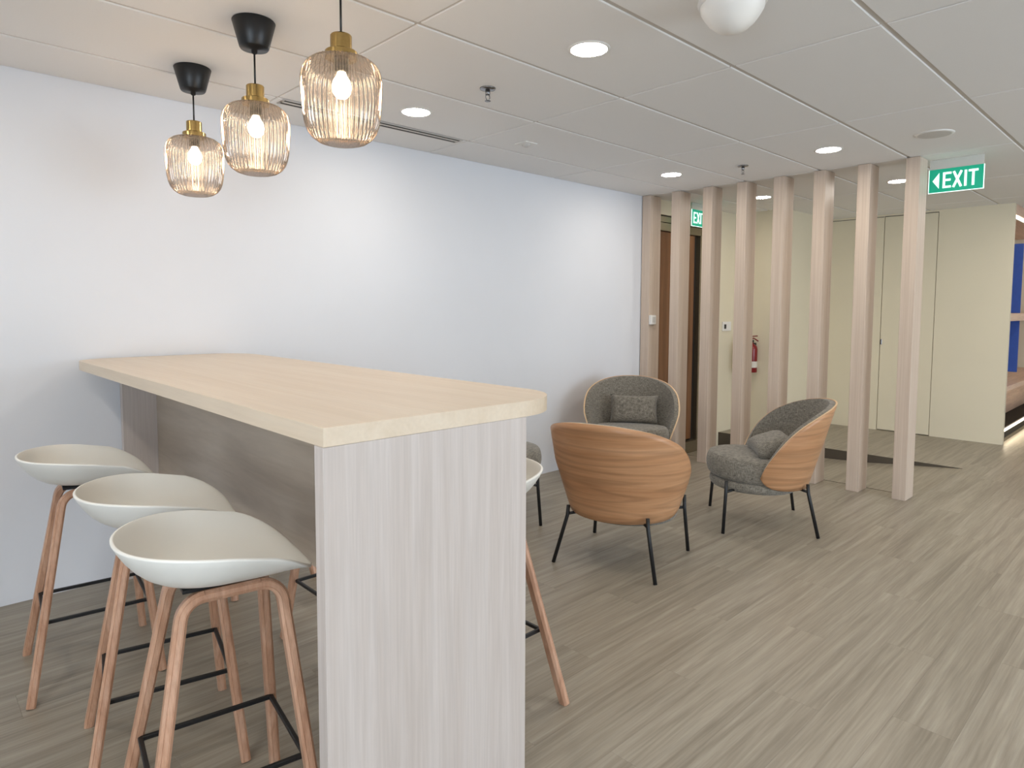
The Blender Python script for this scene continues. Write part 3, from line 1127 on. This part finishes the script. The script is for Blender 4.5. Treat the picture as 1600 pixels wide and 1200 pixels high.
def letters(bm, x, z, h, y):
    w, t = h * 0.48, h * 0.135
    for k in (0, 0.5, 1):
        zz = z + t / 2 + (h - t) * k
        stroke(bm, (x, zz), (x + w * (0.90 if k == 0.5 else 0.97), zz), t, y)
    stroke(bm, (x + t / 2, z), (x + t / 2, z + h), t, y - 0.0002)
    x += w + h * 0.04
    xw = h * 0.56
    stroke(bm, (x + t * 0.5, z), (x + xw - t * 0.5, z + h), t, y)
    stroke(bm, (x + t * 0.5, z + h), (x + xw - t * 0.5, z), t, y - 0.0002)
    x += xw + h * 0.09
    stroke(bm, (x + t / 2, z), (x + t / 2, z + h), t, y)
    x += t + h * 0.08
    stroke(bm, (x, z + h - t / 2), (x + h * 0.52, z + h - t / 2), t, y)
    stroke(bm, (x + h * 0.26, z), (x + h * 0.26, z + h), t, y - 0.0002)


def exit_sign(label, loc, rz, arrow, drop, length=0.33, hgt=0.165):
    """local x = reading direction, faces local -y, top of the acrylic at z = 0"""
    t = thing('exit_sign', label, 'exit sign', loc, rz, 'green exit signs')
    obj('hanger_panel', box(0, length, 0.0, 0.006, -drop, 0.0, 0.0005, 1), M['acrylic'], t)
    pn = obj('green_panel', box(0, length, -0.001, 0.007, -drop - hgt, -drop, 0.0005, 1), M['sign_green'], t)
    bm = bmesh.new()
    b = 0.0045
    for x0, x1, z0, z1 in ((0, length, -drop - hgt - b, -drop - hgt), (-b, 0, -drop - hgt - b, -drop), (length, length + b, -drop - hgt - b, -drop)):
        add_box(bm, x0, x1, -0.0015, 0.0075, z0, z1)
    obj('lit_edge', bm, M['sign_white'], t)
    bm = bmesh.new()
    h = hgt * 0.68
    z = -drop - hgt * 0.84
    x = 0.086 if arrow else 0.028
    letters(bm, x, z, h, -0.0035)
    obj('lettering', bm, M['sign_white'], pn)
    if arrow:
        bm = bmesh.new()
        p = [(0.022, z + h * 0.5), (0.063, z + h * 1.0), (0.063, z - h * 0.0)]
        vs = [bm.verts.new((a, yy, c)) for yy in (-0.0035, -0.002) for a, c in p]
        for f in ((0, 1, 2), (5, 4, 3), (0, 3, 4, 1), (1, 4, 5, 2), (2, 5, 3, 0)):
            bm.faces.new([vs[i] for i in f])
        obj('arrow', bm, M['sign_white'], pn)


exit_sign('green hanging EXIT sign with left arrow beside the last post', (5.60, 1.447, CEIL - 0.002), -PI / 2, True, 0.070)
exit_sign('green EXIT sign half hidden between the second and third posts', (6.02, 3.66, CEIL - 0.002), 0, False, 0.07)

# ------------------------------------------------------------------ lobby fittings
ex = thing('fire_extinguisher', 'red fire extinguisher hung on the lobby wall seen between posts', 'fire extinguisher', (7.075, 3.505, 0.695))
cyl = obj('cylinder', lathe([(0, 0), (0.058, 0.0), (0.062, 0.008), (0.062, 0.262), (0.056, 0.290), (0.035, 0.312), (0.018, 0.320), (0.018, 0.340), (0.0, 0.340)], 32), M['red_paint'], ex, smooth=True)
obj('label_band', lathe([(0.0632, 0.055), (0.0632, 0.125)], 32), M['label_white'], cyl, smooth=True)
vlv = obj('valve', box(-0.016, 0.016, -0.018, 0.018, 0.335, 0.365, 0.004, 2), M['black_plastic'], ex)
obj('handle', tube(fillet([(0, 0.02, 0.36), (0, -0.02, 0.385), (0, -0.075, 0.352)], 0.01, 4), 0.007, 8), M['red_paint'], vlv, smooth=True)
obj('lever', tube(fillet([(0, 0.03, 0.375), (0, -0.01, 0.405), (0, -0.065, 0.41)], 0.01, 4), 0.006, 8), M['red_paint'], vlv, smooth=True)
obj('hose', tube(fillet([(-0.01, 0.02, 0.35), (-0.02, 0.095, 0.33), (-0.02, 0.085, 0.15)], 0.04, 6), 0.009, 8), M['black_plastic'], vlv, smooth=True)
obj('wall_hook', box(0.02, 0.0695, -0.02, 0.02, 0.30, 0.33, 0.003, 1), M['black_metal'], ex)

cpn = thing('call_panel', 'cream call panel plate with dark button on the lobby wall', 'switch plate', (6.98, 3.775, 1.155))
obj('plate', box(-0.09, 0.10, -0.012, 0.0, 0.0, 0.105, 0.003, 2), M['white_plastic'], cpn)
obj('button', box(-0.06, -0.02, -0.018, -0.011, 0.025, 0.075, 0.002, 1), M['black_plastic'], cpn)

# ------------------------------------------------------------------ niche with shelves past the end of the cream wall
NX0, NX1 = 8.455, 11.55
struct('wall_niche_back', box(NX0, NX1, 2.06, 2.16, -0.02, CEIL + 0.02), M['shelf_wood'])
struct('wall_niche_soffit', box(NX0, NX1, NICHE_Y + 0.005, 2.06, 2.385, CEIL + 0.01), M['shelf_wood'])
nb = thing('booth_bench', 'wooden bench counter built into the niche right of the cream wall', 'bench', (NX0, NICHE_Y, 0))
obj('plinth', box(0.0, 3.05, 0.07, 0.66, 0.0, 0.10), M['dark_gap'], nb)
obj('front_panel', box(0.0, 3.05, 0.30, 0.34, 0.10, 0.555), M['shelf_wood'], nb)
obj('counter_top', box(0.0, 3.05, 0.0, 0.66, 0.555, 0.605, 0.002, 1), M['shelf_wood'], nb)
obj('back_ledge', box(0.0, 3.05, 0.40, 0.66, 0.605, 0.70, 0.004, 1), M['shelf_wood'], nb)
ws = tag(obj('wall_shelf', box(NX0, NX1 - 0.05, NICHE_Y + 0.002, NICHE_Y + 0.32, 1.288, 1.366, 0.002, 1), M['shelf_wood']), 'thick pale wall shelf crossing the niche above the bench', 'shelf')
bp = thing('blue_panel', 'tall blue panel standing inside the niche at the right edge', 'panel', (9.32, NICHE_Y + 0.08, 0.70))
obj('board', box(0.0, 0.03, -0.02, 0.22, 0.0, 0.585), M['blue'], bp)
obj('board', box(0.0, 0.03, -0.02, 0.22, 0.669, 1.45), M['blue'], bp)
for z, lab, dz in ((2.366, 'lit LED strip along the top of the niche', 0.018), (0.105, 'lit LED strip along the floor under the niche bench', 0.02)):
    ls = thing('led_strip', lab, 'light strip', (NX0, NICHE_Y + 0.03, z), 0, 'LED strips of the niche')
    obj('channel', box(0.0, 3.0, 0.012, 0.03, 0.0, dz), M['white_plastic'], ls)
    obj('lit_tape', box(0.0, 3.0, 0.0, 0.012, 0.002, dz - 0.002), M['led'], ls)
assert n_planks <= 300
